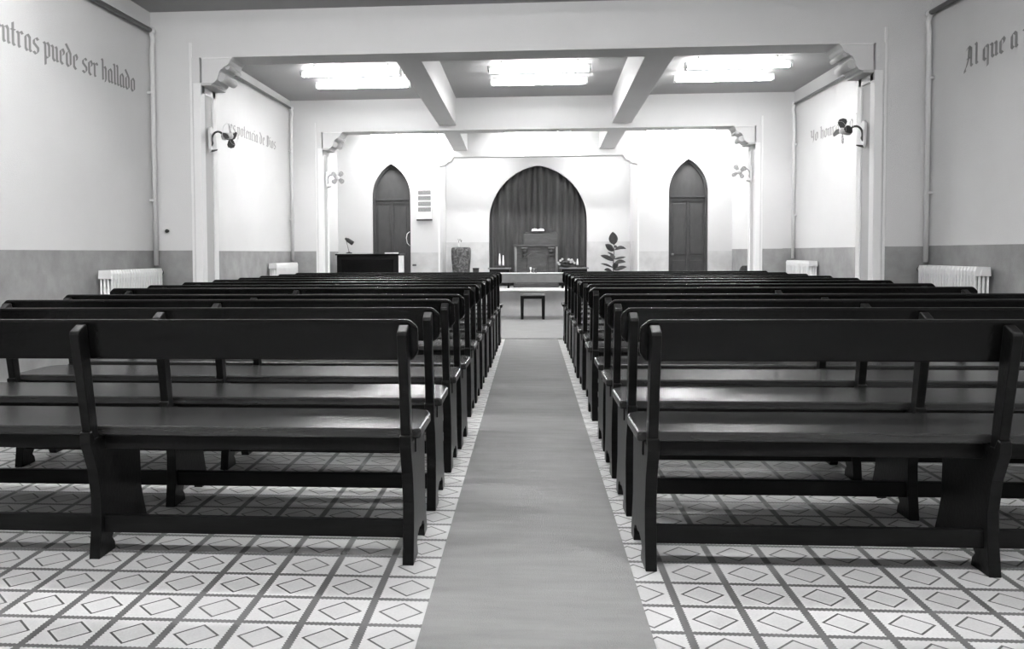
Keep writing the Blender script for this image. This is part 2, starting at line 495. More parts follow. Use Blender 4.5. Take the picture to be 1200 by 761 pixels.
longL = make_pew(-1, 2.49, 2.34, pew_label('left', 4), 'pews left of the aisle')
for i, y in enumerate(rowsL):
    if i == 0: o = short
    elif i == 4: o = longL
    else: o = copy_tree(short if i < 4 else longL)
    o.location = (xL[i], y, 0)
    o.rotation_euler = (0, 0, [0, .004, 0, -.018, .004, -.004, .003, 0, .004, -.003, .002, .0][i])
    o['label'] = pew_label('left', i)
right = make_pew(1, 2.42, 2.33, pew_label('right', 0), 'pews right of the aisle')
for i, y in enumerate(rowsR):
    o = right if i == 0 else copy_tree(right)
    o.location = (.357 + [.0, .002, .0, .006, .006, .03, .02, .01, .02, .02, .02, .015][i], y, 0)
    o.rotation_euler = (0, 0, [.008, .004, .004, 0, .004, -.003, .003, 0, .002, 0, -.002, .002][i])
    o['label'] = pew_label('right', i)

# ------------------------------------------------------------------ radiators with their pipes
def make_radiator(s, xw, y0, y1, label):
    """against the wall xw; s = direction into the room; runs y0 (near) .. y1 (far)"""
    L_ = y1 - y0
    root = thing('radiator', label, 'radiator', (xw, y0, 0), 0, 'radiators under the side walls')
    n = int(round(L_ / .05)); p = L_ / n
    mb = MB()
    zt, zb = .975, .16
    for i in range(n):
        y = p * (i + .5)
        # each section: two columns with a rounded head and foot
        for xc in (.045, .075, .105, .135):
            mb.tube([(s * xc, y, zb + .03), (s * xc, y, zt - .03)], .0095, 8)
        hw = p * .40
        mb.prism([(s * .03, zb), (s * .14, zb), (s * .147, zb + .03), (s * .14, zb + .07), (s * .03, zb + .07)], 'y', y - hw, y + hw)
        mb.prism([(s * .03, zt - .07), (s * .14, zt - .07), (s * .147, zt - .03), (s * .135, zt), (s * .035, zt)], 'y', y - hw, y + hw)
        mb.prism([(s * .133, zb + .03), (s * .147, zb + .03), (s * .147, zt - .03), (s * .133, zt - .03)], 'y', y - p * .2, y + p * .2)
    mb.tube([(s * .085, 0, zt - .04), (s * .085, L_, zt - .04)], .022, 10)
    mb.tube([(s * .085, 0, zb + .035), (s * .085, L_, zb + .035)], .022, 10)
    mb.build('radiator_body', M_rad, root)
    for y in (.08, L_ - .08):
        MB().prism([(s * .05, .0), (s * .12, .0), (s * .105, zb + .01), (s * .065, zb + .01)], 'y', y - .015, y + .015).build('foot', M_rad, root)
    # dark valve at the far end
    v = MB(); v.tube([(s * .085, L_, zt - .045), (s * .085, L_ + .07, zt - .045)], .014, 8); v.tube([(s * .085, L_ + .07, zt - .06), (s * .085, L_ + .07, .0)], .011, 8)
    vv = v.build('supply_pipe', M_pipe_dark, root)
    v = MB().ball((s * .085, L_ + .085, zt - .04), .032, 10, 6)
    v.build('valve', M_black, root)
    return root
make_radiator(1, XL, 6.76, 7.74, 'white cast iron radiator under the large lettering on the left wall')
make_radiator(-1, 3.51, 6.77, 7.75, 'white cast iron radiator under the lettering at the right edge of the photo')
make_radiator(1, XL, 11.34, 12.40, 'white radiator in the second bay on the left, beyond the first wall fan')
make_radiator(-1, 3.74, 11.42, 12.42, 'white radiator in the second bay on the right, beyond the first wall fan')
def wall_pipe(label, x, s, yv, y_near, z_top, z_near, z_bot, nm='heating_pipe'):
    root = thing(nm, label, 'pipe', (x, yv, 0), 0, 'heating pipes on the side walls')
    MB().tube([(s * .04, 0, z_bot), (s * .04, 0, z_top - .16), (s * .06, -.02, z_top - .08), (s * .045, -.03, z_top)], .022, 12).build('riser', M_pipe, root)
    MB().tube([(s * .045, .0, z_top), (s * .045, y_near - yv, z_near)], .021 if yv < 9 else .015, 12).build('horizontal_run', M_pipe_dark2, root)
    MB().ball((s * .045, -.015, z_top), .036).build('elbow_joint', M_pipe, root)
    for z in (1.6, 2.6):
        MB().box(*sorted((-s * .0, s * .05)), -.03, .03, z, z + .02).build('pipe_clip', M_pipe, root)
    return root
M_pipe_dark2 = grey('grey_pipe', .16, .5, .4)
wall_pipe('white riser pipe with dark top run at the left wall, nearest the camera', XL, 1, 7.84, 4.0, 3.18, 3.12, 1.0)
wall_pipe('white riser pipe with dark top run at the right wall, nearest the camera', 3.51, -1, 7.84, 4.0, 3.17, 3.10, 1.0)
wall_pipe('thin riser pipe beside the second radiator on the left wall', XL, 1, 12.50, 8.3, 3.24, 3.22, 1.0)
wall_pipe('thin riser pipe beside the second radiator on the right wall', 3.74, -1, 12.45, 8.3, 3.17, 3.15, 1.0)

# ------------------------------------------------------------------ blackletter lettering
G = {
 'n': (.72, [[(.02, .92), (.15, .82), (.15, .12), (.24, .02)], [(.18, .82), (.38, 1), (.50, .84), (.50, .12), (.60, .02)]]),
 'u': (.72, [[(.02, .95), (.15, .85), (.15, .15), (.30, 0), (.48, .14)], [(.40, .95), (.50, .85), (.50, .12), (.60, .02)]]),
 'r': (.58, [[(.02, .92), (.15, .82), (.15, .12), (.24, .02)], [(.18, .82), (.34, 1), (.48, .86)]]),
 'a': (.70, [[(.13, .86), (.30, 1), (.48, .84), (.48, .12), (.58, .02)], [(.32, .98), (.13, .84), (.13, .14), (.26, 0), (.46, .16)]]),
 's': (.62, [[(.50, .88), (.34, 1), (.13, .82), (.13, .62), (.48, .40), (.48, .18), (.30, 0), (.08, .12)]]),
 'p': (.70, [[(.02, .95), (.15, .85), (.15, -.42)], [(.18, .84), (.34, 1), (.50, .84), (.50, .16), (.32, 0), (.16, .1)]]),
 'e': (.60, [[(.52, .12), (.33, 0), (.14, .15), (.14, .84), (.33, 1), (.48, .80), (.40, .62), (.16, .46)]]),
 'd': (.70, [[(.30, 1), (.13, .84), (.13, .15), (.30, 0), (.50, .16), (.50, .86), (.36, 1.08), (.06, 1.42)]]),
 'h': (.70, [[(.04, 1.46), (.15, 1.36), (.15, .1), (.2, .04)], [(.18, .82), (.38, 1), (.50, .84), (.50, .14), (.40, -.08)]]),
 'l': (.36, [[(.04, 1.46), (.15, 1.36), (.15, .12), (.26, .02)]]),
 'o': (.68, [[(.30, 1), (.13, .84), (.13, .15), (.30, 0), (.50, .16), (.50, .84), (.30, 1)]]),
 't': (.46, [[(.16, 1.34), (.16, .12), (.28, .01)], [(.0, .92), (.34, .92)]]),
 'i': (.36, [[(.04, .93), (.15, .84), (.15, .12), (.24, .02)], [(.10, 1.30), (.18, 1.22)]]),
 'c': (.56, [[(.50, .88), (.32, 1), (.14, .84), (.14, .15), (.33, 0), (.48, .10)]]),
 'q': (.72, [[(.32, 1), (.13, .84), (.13, .15), (.30, 0), (.48, .15)], [(.36, .98), (.50, .86), (.50, -.42)]]),
 'm': (1.06, [[(.02, .92), (.15, .82), (.15, .12), (.22, .02)], [(.18, .82), (.36, 1), (.48, .84), (.48, .12), (.56, .02)], [(.50, .82), (.70, 1), (.82, .84), (.82, .12), (.92, .02)]]),
 'A': (.95, [[(.14, 1.22), (.34, 1.42), (.60, 1.20), (.60, .12), (.72, 0)], [(.40, 1.30), (.36, .60), (.18, .12), (.02, -.10), (.0, -.28), (.18, -.20)], [(.22, .62), (.60, .62)]]),
 'D': (.98, [[(.05, 1.30), (.45, 1.42), (.75, 1.12), (.75, .30), (.45, 0), (.08, .10)], [(.28, 1.30), (.28, .12)], [(.48, 1.36), (.48, .06)]]),
 'Y': (.85, [[(.05, 1.40), (.20, 1.25), (.20, .65), (.40, .5)], [(.60, 1.40), (.60, .1), (.45, -.1)], [(.40, .50), (.60, .6)]]),
}
def lettering(name, text, x, s, ystart, dirn, zb, zb_end, xh, width, label, mat=None):
    """painted blackletter on a side wall. dirn=+1 reads away from the camera. zb base height"""
    adv = []
    cur = 0
    for ch_ in text:
        adv.append(cur); cur += .34 if ch_ == ' ' else G[ch_][0]
    k = width / cur
    mb = MB()
    nib = (.10, .06)
    for ch_, a in zip(text, adv):
        if ch_ == ' ': continue
        for st in G[ch_][1]:
            for (p, q) in zip(st[:-1], st[1:]):
                quad = [(p[0] - nib[0], p[1] - nib[1]), (p[0] + nib[0], p[1] + nib[1]), (q[0] + nib[0], q[1] + nib[1]), (q[0] - nib[0], q[1] - nib[1])]
                vs = []
                for (u, v) in quad:
                    tt = (a + u) * k
                    vs.append((x + s * .002, ystart + dirn * tt, zb + (zb_end - zb) * (tt / width) + v * xh))
                mb.add(vs, [(0, 1, 2, 3)])
    o = mb.build(name, mat or M_letter)
    return tag(o, label, 'lettering', kind=None)
lettering('wall_inscription', 'mientras puede ser hallado', XL, 1, 5.303, 1, 2.545, 2.565, .118, 2.267,
          'large grey blackletter words painted high on the left wall nearest the camera')
lettering('wall_inscription', 'Al que a mi', 3.51, -1, 7.29, -1, 2.575, 2.575, .115, 1.06,
          'grey blackletter words starting with Al painted high on the right wall at the photo edge')
lettering('wall_inscription', 'es potencia de Dios', XL, 1, 10.0, 1, 2.545, 2.56, .105, 1.85,
          'faint grey blackletter words ending in Dios on the second left bay wall', M_letter2)
lettering('wall_inscription', 'Yo honrare a los', 3.74, -1, 11.85, -1, 2.56, 2.53, .105, 1.95,
          'faint grey blackletter words behind the wall fan on the second right bay wall', M_letter2)

# ------------------------------------------------------------------ wall fans
def make_fan(x, y, z, s, yaw, spin, label, M_blade=M_blade):
    """x: jamb face, s: direction into the room"""
    root = thing('wall_fan', label, 'wall fan', (x, y, z), 0, 'wall fans on the piers')
    MB().prism([(-.045, .10), (0, .13), (.045, .10), (.035, -.09), (0, -.13), (-.035, -.09)], 'x', *sorted((0, s * .025))).build('mounting_plate', M_cream, root, bevel=.006)
    arc_ = []
    for i in range(11):
        a = PI * (-.15 + 1.0 * i / 10)
        arc_.append((s * (.085 - .06 * math.cos(a)), 0, .0 + .075 * math.sin(a)))
    arc_ = [(s * .02, 0, -.06)] + arc_ + [(s * .16, 0, -.0)]
    MB().tube(arc_, .010, 8).build('bracket_arm', M_blade, root)
    MB().tube([(s * .01, 0, -.11), (s * .05, -.01, -.105), (s * .085, -.02, -.10)], [.014, .010, .006], 8).build('switch_hook', M_blade, root)
    # head
    c = Vector((s * .175, 0, .03))
    d = Vector((s * math.cos(yaw), -math.sin(yaw), 0.02)).normalized()
    zax = d
    xax = Vector((0, 0, 1)).cross(zax).normalized(); yax = zax.cross(xax)
    Mr = Matrix(((xax.x, yax.x, zax.x, c.x), (xax.y, yax.y, zax.y, c.y), (xax.z, yax.z, zax.z, c.z), (0, 0, 0, 1)))
    mo = MB().lathe([(.02, -.055), (.034, -.045), (.036, -.01), (.026, .012), (.012, .02)], M=Mr, seg=16).build('motor', M_panel, root)
    hub = MB().lathe([(.024, .018), (.03, .026), (.03, .045), (.02, .056), (.004, .06)], M=Mr, seg=16).build('hub', M_cream, mo)
    for k in range(4):
        a0 = spin + k * PI / 2
        n = 10
        out = [(.02, -.010), (.045, -.026), (.078, -.040), (.103, -.034), (.116, -.010), (.111, .018), (.086, .033), (.053, .024), (.023, .010)]
        vs = []
        for tt in (-.0015, .0015):
            for (r, w_) in out:
                p = Vector((r * math.cos(a0) - w_ * math.sin(a0), r * math.sin(a0) + w_ * math.cos(a0), .035 + w_ * .55 + tt))
                vs.append(tuple(Mr @ p))
        m_ = len(out)
        fs = [list(range(m_)), list(range(2 * m_ - 1, m_ - 1, -1))] + [[i, (i + 1) % m_, (i + 1) % m_ + m_, i + m_] for i in range(m_)]
        MB().add(vs, fs).build('blade', M_blade, mo)
    g = MB()
    for rr, zz in ((.13, .03), (.085, .07)):
        g.tube([tuple(Mr @ Vector((rr * math.cos(2 * PI * i / 24), rr * math.sin(2 * PI * i / 24), zz))) for i in range(25)], .0009, 5, cap=False)
    for i in range(4):
        a = 2 * PI * i / 4 + .4
        g.tube([tuple(Mr @ Vector((r_ * math.cos(a), r_ * math.sin(a), z_))) for r_, z_ in ((.03, -.04), (.09, -.02), (.13, .03), (.085, .07))], .0008, 5, cap=False)
    g.build('wire_guard', M_cream, root)
    return root
make_fan(-3.075, 8.07, 2.20, 1, math.radians(12), .2, 'small wall fan with dark blades on the left pier nearest the camera')
make_fan(3.025, 8.07, 2.16, -1, math.radians(22), .1, 'small wall fan with dark blades on the right pier nearest the camera')
make_fan(-3.075, 12.78, 2.21, 1, math.radians(70), .9, 'small pale wall fan on the farther left pier, beyond the nearer one', M_palefan)
make_fan(3.20, 12.78, 2.23, -1, math.radians(70), .6, 'small pale wall fan on the farther right pier, beyond the nearer one', M_palefan)

# ------------------------------------------------------------------ ceiling lights (fluorescent battens on the ceiling)
M_tubes = {}
def tube_mat(st):
    if st not in M_tubes:
        m = M_tube.copy(); m.name = 'tube_glow'; m.node_tree.nodes['Principled BSDF'].inputs['Emission Strength'].default_value = st
        M_tubes[st] = m
    return M_tubes[st]
def make_light(x, y, z, st, label, length=1.22):
    root = thing('ceiling_light', label, 'light', (x, y, z), 0, 'fluorescent ceiling lights')
    bb = MB().box(-length / 2, length / 2, -.035, .035, 0.02, .06).build('batten_body', M_cream, root, bevel=.004)
    for sx_ in (-.45, .45):
        MB().tube([(sx_, 0, .05), (sx_, 0, (ZC if y < 16 else OZ + .25) - z)], .006, 8).build('hanger_rod', M_cream, root)
    for yy in (-.03, .03):
        MB().tube([(-length / 2 + .02, yy, 0), (length / 2 - .02, yy, 0)], .016, 12).build('tube', tube_mat(st), root)
    for sx_ in (-1, 1):
        a, b_ = sorted((sx_ * length / 2, sx_ * (length / 2 - .03)))
        MB().box(a, b_, -.05, .05, -.02, .03).build('end_cap', M_cream, bb)
    return root
B1, B2, B3 = 38, 27, 44
for x, x3, nm in ((-2.15, -2.25, 'left'), (.1, .13, 'middle'), (2.4, 2.6, 'right')):
    make_light(x, 10.25, 3.25, B2, 'nearer glowing fluorescent light in the %s ceiling panel of the second bay' % nm)
    make_light(x, 11.0, 3.25, B2, 'farther glowing fluorescent light in the %s ceiling panel of the second bay' % nm)
    make_light(x3, 15.25, 3.21, B3, 'glowing fluorescent light high before the %s of the far wall' % nm)
for x, w1, nm in ((-2.6, 1.0, 'near the left wall'), (-.9, .9, 'left of the aisle'), (.9, .9, 'right of the aisle')):  # unseen lamps added to light the left wall and the pew seats
    make_light(x, 4.75, 3.30, B1 * w1, 'unseen fluorescent light added in the nearest bay %s, above the camera view' % nm)
for x, nm in ((-2.15, 'left'), (.1, 'middle'), (2.4, 'right')):
    make_light(x, .9, 3.30, 56, 'fluorescent light on the ceiling over the camera, %s of three' % nm)
for x in (-1.0, 1.2):  # lamps out of view, added to brighten the chancel walls
    make_light(x, 16.2, 3.03, 14, 'unseen fluorescent light added to brighten the %s side of the chancel behind the far beam' % ('left' if x < 0 else 'right'), 1.0)

# ------------------------------------------------------------------ curtain in the arch
def curtain():
    mb = MB()
    n = 160
    xs = [-.83 + 1.94 * i / n for i in range(n + 1)]
    yb = CY + .12
    H = 1.11; hw = .97; c = (H * H - hw * hw) / (2 * hw); R = hw + c
    def ztop(x):
        dx = abs(x - .14)
        v = R * R - (dx + c) ** 2
        return 1.70 + (math.sqrt(v) if v > 0 else 0) + .02
    def depth(x): return .028 * math.sin(x * 46 + 1.4 * math.sin(x * 7)) + .012 * math.sin(x * 19 + 1)
    nz_ = 6
    for i, x in enumerate(xs):
        zt = ztop(x)
        for k in range(nz_ + 1):
            z = PZ + .01 + (zt - PZ - .01) * k / nz_
            mb.v.append((x + .006 * math.sin(z * 3 + x * 9), yb + depth(x), z))
    m = nz_ + 1
    for i in range(n):
        for k in range(nz_):
            mb.f.append([i * m + k, (i + 1) * m + k, (i + 1) * m + k + 1, i * m + k + 1]); mb.smooth.append(True)
    o = mb.build('curtain', M_curtain)
    sd = o.modifiers.new('s', 'SOLIDIFY'); sd.thickness = .006
    return tag(o, 'tall dark pleated curtain filling the pointed chancel arch', 'curtain')
curtain()

# ------------------------------------------------------------------ pulpit, book
t = thing('pulpit', 'dark carved wooden pulpit in front of the arch curtain', 'pulpit', (.10, 16.35, PZ))
pb = MB().box(-.40, .40, -.02, .28, 0, .775).build('body', M_pulpit, t, bevel=.01)
MB().box(-.43, .43, -.05, .31, 0, .08).build('plinth', M_pulpit, t, bevel=.01)
MB().box(-.42, .42, -.06, .31, .775, .815).build('cornice', M_pulpit, t, bevel=.008)
MB().box(-.22, .40, -.03, .05, .815, 1.02).build('desk_panel', M_pulpit, t, bevel=.006)
MB().add([(-.2, -.02, 1.02), (.39, -.02, 1.02), (.39, .25, 1.06), (-.2, .25, 1.06), (-.2, -.02, .99), (.39, -.02, .99), (.39, .25, .99), (-.2, .25, .99)],
         [(0, 1, 2, 3), (4, 7, 6, 5), (0, 4, 5, 1), (1, 5, 6, 2), (2, 6, 7, 3), (3, 7, 4, 0)]).build('reading_slope', M_pulpit, t)
for x in (-.40, .40):
    MB().tube([(x * .97, -.035, .08), (x * .97, -.035, .775)], .022, 12).build('column', M_scroll, pb)
for cx in (-.215, .285):
    MB().prism([(cx - .062, .76), (cx + .062, .76), (cx + .055, .735), (cx - .055, .735)], 'y', -.10, -.02).build('scroll_cap', M_scroll, pb, bevel=.01)
    mbq = MB()
    for (zz, rr) in ((.69, .045), (.61, .03)):
        mbq.tube([(cx - .04, -.055, zz), (cx + .04, -.055, zz)], rr, 12)
    mbq.box(cx - .035, cx + .035, -.05, -.02, .2, .73)
    mbq.build('carved_bracket', M_pulpit, pb)
MB().prism([(-.17, .12), (.22, .12), (.22, .60), (.12, .66), (.025, .69), (-.07, .66), (-.17, .60)], 'y', -.045, -.02).build('carved_panel', M_pulpit, pb, bevel=.01)
b_ = thing('open_book', 'white open book lying on top of the pulpit', 'book', (.135, 16.41, PZ + 1.0715))
MB().prism([(-.12, .0), (-.11, .035), (-.06, .048), (-.01, .035), (0, .02), (.01, .035), (.06, .048), (.11, .035), (.12, .0)], 'y', -.09, .10).build('pages', M_paper, b_)
MB().box(-.125, .125, -.095, .105, -.008, 0).build('cover', M_black, b_)

# ------------------------------------------------------------------ communion table and cups
t = thing('communion_table', 'long communion table with pale top and grey cloth before the platform', 'table', (.12, 14.45, .0171))
MB().box(-.80, .80, -.22, .22, 0.735, .745).build('tabletop', M_tabletop, t, bevel=.004)
MB().box(-.77, .77, -.20, .20, .585, .734).build('apron', M_cloth, t, bevel=.004)
for x in (-.72, .72):
    for y in (-.16, .16):
        MB().tube([(x, y, 0), (x, y, .1), (x, y, .3), (x, y, .6)], [.022, .03, .026, .034], 12).build('leg', M_wood, t)
cups = []
for k, (x, h, r, lb) in enumerate(((-.005, .095, .017, 'small white goblet on the communion table, leftmost of the row'),
                                   (.045, .08, .015, 'small grey cup on the communion table between the two others'),
                                   (.085, .075, .014, 'small dull cup on the communion table, rightmost of the row'))):
    m = M_paper if k == 0 else (M_scroll if k == 1 else M_pulpit)
    o = MB().lathe([(r * .95, 0), (r, .006), (r * .35, .015), (r * .3, h * .45), (r * .8, h * .55), (r, h * .8), (r * .95, h)], seg=14).build('cup', m, loc=(x, 14.45, .7622))
    tag(o, lb, 'cup', 'cups on the communion table')

# ------------------------------------------------------------------ side tables, candles, flowers
def side_table(x0, x1, y, top, label):
    t = thing('side_table', label, 'table', ((x0 + x1) / 2, y, PZ), 0, 'low tables in the chancel')
    w_ = (x1 - x0) / 2; h = top - PZ
    MB().box(-w_, w_, -.14, .14, h - .025, h).build('tabletop', M_scroll, t, bevel=.004)
    MB().box(-w_ + .03, w_ - .03, -.12, .12, h - .08, h - .025).build('apron', M_wood, t)
    for x in (-w_ + .05, w_ - .05):
        for yy in (-.1, .1):
            MB().box(x - .018, x + .018, yy - .018, yy + .018, 0, h - .07).build('leg', M_wood, t)
side_table(-.80, -.37, 16.10, .82, 'low dark table with two candles at the left foot of the arch curtain')
side_table(.54, 1.07, 16.10, .82, 'low dark table with flowers and a candle at the right foot of the arch curtain')
def candle(x, h, label, r=.019):
    z0 = .862
    t = thing('candle', label, 'candle', (x, 16.13, z0), 0, 'candles beside the pulpit')
    MB().lathe([(r, 0), (r * 1.05, h * .2), (r * .85, h * .5), (r * .55, h * .85), (r * .35, h)], seg=14).build('wax', M_candle, t)
    MB().tube([(0, 0, h), (0, 0, h + .012)], .0018, 6).build('wick', M_black, t)
candle(-.583, .225, 'white candle on the left low table, left one of the pair')
candle(-.518, .19, 'white candle on the left low table, right one of the pair')
candle(.868, .12, 'short white candle on the right low table beside the flowers')
def tray(x, w_, label):
    o = MB().prism([(-w_, .042), (-w_ * .8, .022), (-w_ * .5, .012), (-w_ * .5, .0), (w_ * .5, 0), (w_ * .5, .012), (w_ * .8, .022), (w_, .042)], 'y', -.08, .08).build('candle_stand', M_black, loc=(x, 16.13, .8203))
    tag(o, label, 'candle stand', 'candle stands')
tray(-.56, .16, 'black candle stand carrying two candles, left of the pulpit')
tray(.90, .10, 'black candle stand carrying one candle, right of the pulpit')
# flower arrangement
t = thing('flower_arrangement', 'low bowl of dark foliage with pale flowers right of the pulpit', 'flowers', (.635, 16.2, .8202))
t.location = (.655, 16.03, .8203)
MB().lathe([(.04, 0), (.09, .02), (.11, .05), (.10, .06), (.02, .055)], seg=18).build('bowl', M_black, t)
fo = MB()
random.seed(3)
for k in range(46):
    a = random.uniform(0, 2 * PI); r = random.uniform(.02, .13); h = random.uniform(.05, .12)
    x, y = r * math.cos(a), r * .7 * math.sin(a)
    fo.ball((x, y, h), random.uniform(.018, .03), 7, 5, (1, 1, .5))
for k in range(14):
    a = random.uniform(0, 2 * PI); ca, sa = math.cos(a), math.sin(a)
    fo.add([(0, 0, .05), (.09 * ca - .02 * sa, .07 * sa + .02 * ca, .10), (.17 * ca, .11 * sa, .07), (.09 * ca + .02 * sa, .07 * sa - .02 * ca, .09)], [(0, 1, 2, 3)])
fo.build('foliage', M_leaf, t)
for (x, y, z) in ((-.15, -.07, .09), (-.11, -.09, .13), (-.075, -.09, .155), (-.13, -.08, .06), (.045, -.1, .15), (.075, -.1, .135), (.10, -.1, .145), (.125, -.08, .11), (.15, -.06, .085), (.08, -.09, .10)):
    fl = MB()
    for q in range(6):
        a = q * PI / 3
        fl.ball((x + .012 * math.cos(a), y, z + .012 * math.sin(a)), .011, 7, 5, (1, .6, 1))
    fl.ball((x, y - .006, z), .008, 6, 4)
    fl.build('bloom', M_bloom, t)

# ------------------------------------------------------------------ urn, its flowers, little box
t = thing('stone_pedestal', 'mottled barrel shaped stone pedestal at the left side of the chancel', 'pedestal', (-1.315, 16.2, PZ))
def rsq(w_, d_, z, n=6, r=.06):
    pts = []
    for (sx_, sy_, a0) in ((1, 1, 0), (-1, 1, PI / 2), (-1, -1, PI), (1, -1, 1.5 * PI)):
        for i in range(n + 1):
            a = a0 + PI / 2 * i / n
            pts.append((sx_ * (w_ - r) + r * math.cos(a), sy_ * (d_ - r) + r * math.sin(a), z))
    return pts
mb = MB(); rings = []
for (w_, z) in ((.14, 0), (.155, .02), (.158, .33), (.168, .45), (.18, .60), (.180, .70), (.172, .755), (.15, .77)):
    rings.append(len(mb.v)); mb.v += rsq(w_, w_, z, r=min(.07, w_ * .5))
nn = 28
for i in range(len(rings) - 1):
    for k in range(nn):
        k2 = (k + 1) % nn
        mb.f.append([rings[i] + k, rings[i] + k2, rings[i + 1] + k2, rings[i + 1] + k]); mb.smooth.append(True)
mb.f.append([rings[-1] + k for k in range(nn)]); mb.smooth.append(False)
mb.f.append([rings[0] + k for k in range(nn)][::-1]); mb.smooth.append(False)
mb.build('stone_body', M_urn, t)
MB().lathe([(.15, 0), (.15, .02), (.13, .02)], seg=24).build('base_ring', M_urn, t)
t = thing('bud_vase', 'tiny pale vase with a drooping flower on the mottled pedestal', 'vase', (-1.37, 16.2, PZ + .7703))
MB().lathe([(.02, 0), (.03, .02), (.022, .05), (.012, .07), (.014, .08)], seg=14).build('vase_body', M_glass, t)
MB().tube([(0, 0, .06), (.01, 0, .12), (.03, 0, .15), (.05, -.01, .145)], .004, 6).build('flower_stem', M_leaf, t)
MB().ball((.055, -.01, .13), .018, 10, 6).ball((.0, -.01, .15), .014, 10, 6).build('flower_head', M_bloom, t)
MB().add([(0.05, -.01, .15), (.075, -.02, .13), (.06, -.02, .09), (.045, -.01, .12)], [(0, 1, 2, 3)]).build('leaf', M_leaf, t)
t = thing('low_stool_box', 'small dark box standing right of the mottled pedestal', 'box', (-1.04, 16.25, PZ))
MB().box(-.055, .055, -.06, .06, 0, .36).build('box_body', M_black, t, bevel=.005)
MB().box(-.06, .06, -.065, .065, .355, .375).build('box_lid', M_wood, t, bevel=.004)

# ------------------------------------------------------------------ rubber plant
t = thing('potted_plant', 'tall broad leaved plant standing right of the arch against the pale wall', 'plant', (1.545, 16.25, PZ))
MB().lathe([(.09, 0), (.11, .12), (.125, .2), (.135, .2), (.135, .23), (.11, .23), (.105, .205), (.01, .2)], seg=22).build('pot', M_pot, t)
MB().tube([(0, 0, .19), (.0, 0, .45), (.012, .01, .62), (.018, .01, .80), (.01, 0, .92)], [.010, .009, .008, .006, .004], 8).build('stem', M_stem, t)
def leaf(base, tip, width, sag=.0, twist=0.0):
    b0, t0 = Vector(base), Vector(tip)
    d = t0 - b0; L_ = d.length
    side = d.cross(Vector((0, -1, 0))).normalized()            # broad face towards -y
    flat = d.cross(Vector((0, 0, 1)))
    flat = flat.normalized() if flat.length > 1e-3 else Vector((1, 0, 0))
    sd_ = (side * math.cos(twist) + flat * math.sin(twist)).normalized()
    nrm = d.cross(sd_).normalized()
    mb = MB(); n = 9
    for i in range(n + 1):
        u = i / n
        w_ = 1.3 * width * (math.sin(PI * min(1, u ** .85)) ** .8 if 0 < u < 1 else .02)
        c = b0 + d * u + Vector((0, 0, sag * 4 * u * (1 - u)))
        for q in (-1, -.5, 0, .5, 1):
            mb.v.append(tuple(c + sd_ * w_ * q + nrm * (abs(q) * w_ * .22)))
    for i in range(n):
        for k in range(4):
            mb.f.append([i * 5 + k, i * 5 + k + 1, i * 5 + k + 6, i * 5 + k + 5]); mb.smooth.append(True)
    o = mb.build('leaf', M_leaf, t)
    sm = o.modifiers.new('s', 'SOLIDIFY'); sm.thickness = .003
    return o
S_ = [((.01, 0, .80), (-.015, -.02, 1.045), .065, 0, 0),
      ((.015, 0, .79), (.07, -.03, .74), .02, 0, .3),
      ((.01, 0, .68), (-.155, -.05, .81), .045, .01, .2),
      ((.015, 0, .70), (.235, -.05, .72), .034, .045, .7),
      ((.01, 0, .62), (-.12, -.12, .66), .03, .0, .9),
      ((.01, 0, .50), (-.245, -.06, .60), .038, .02, .5),
      ((.01, 0, .53), (.225, -.06, .57), .026, .01, .8),
      ((.01, 0, .45), (.225, -.07, .475), .034, .03, .6),
      ((.0, 0, .37), (-.245, -.07, .45), .026, .02, .9),
      ((.01, 0, .32), (.24, -.08, .385), .034, .02, .6),
      ((.0, .0, .33), (.10, .15, .48), .04, .02, .3),
      ((.0, 0, .28), (-.18, -.10, .33), .035, .03, .7),
      ((.0, 0, .52), (-.03, .16, .62), .04, .02, .5)]
for q in S_: leaf(*q)

# ------------------------------------------------------------------ harmonium with desk lamp
t = thing('harmonium', 'dark wooden harmonium against the far wall left of the arched door', 'organ', (-2.82, 14.95, 0))
MB().box(-.53, .545, -.30, .30, .04, 1.07).build('case', M_wood, t, bevel=.01)
MB().box(-.555, .57, -.33, .32, 1.07, 1.095).build('lid', M_wood, t, bevel=.006)
MB().box(-.54, .555, -.32, -.28, 0, .10).build('plinth', M_wood, t, bevel=.005)
MB().box(-.45, .46, -.315, -.298, .56, 1.0).build('front_panel', M_backb, t, bevel=.006)
MB().box(.546, .60, -.30, -.02, .04, 1.06).build('side_panel', M_tabletop, t, bevel=.006)
MB().box(-.52, .0, -.325, .1, 1.0952, 1.103).build('runner_cloth', M_tabletop, t)
o = MB().box(-.10, .10, -.13, .13, 0, .022).build('sheet_music', M_paper, loc=(-2.42, 14.82, 1.0953))
tag(o, 'white sheaf of sheet music on the right end of the harmonium', 'paper')
t = thing('desk_lamp', 'small dark desk lamp leaning over the top of the harmonium', 'lamp', (-3.165, 14.80, 1.1032))
MB().lathe([(.055, 0), (.055, .012), (.02, .022), (.008, .03)], seg=18).build('lamp_base', M_black, t)
MB().tube([(0, 0, .02), (-.055, 0, .255)], .0055, 8).build('arm', M_pipe_dark, t)
d = Vector((.15, -.02, -.10)).normalized()
c0 = Vector((-.065, 0, .265))
MB().tube([c0, c0 + d * .03, c0 + d * .05, c0 + d * .16, c0 + d * .165], [.018, .026, .036, .040, .036], 16).build('lamp_shade', M_black, t)

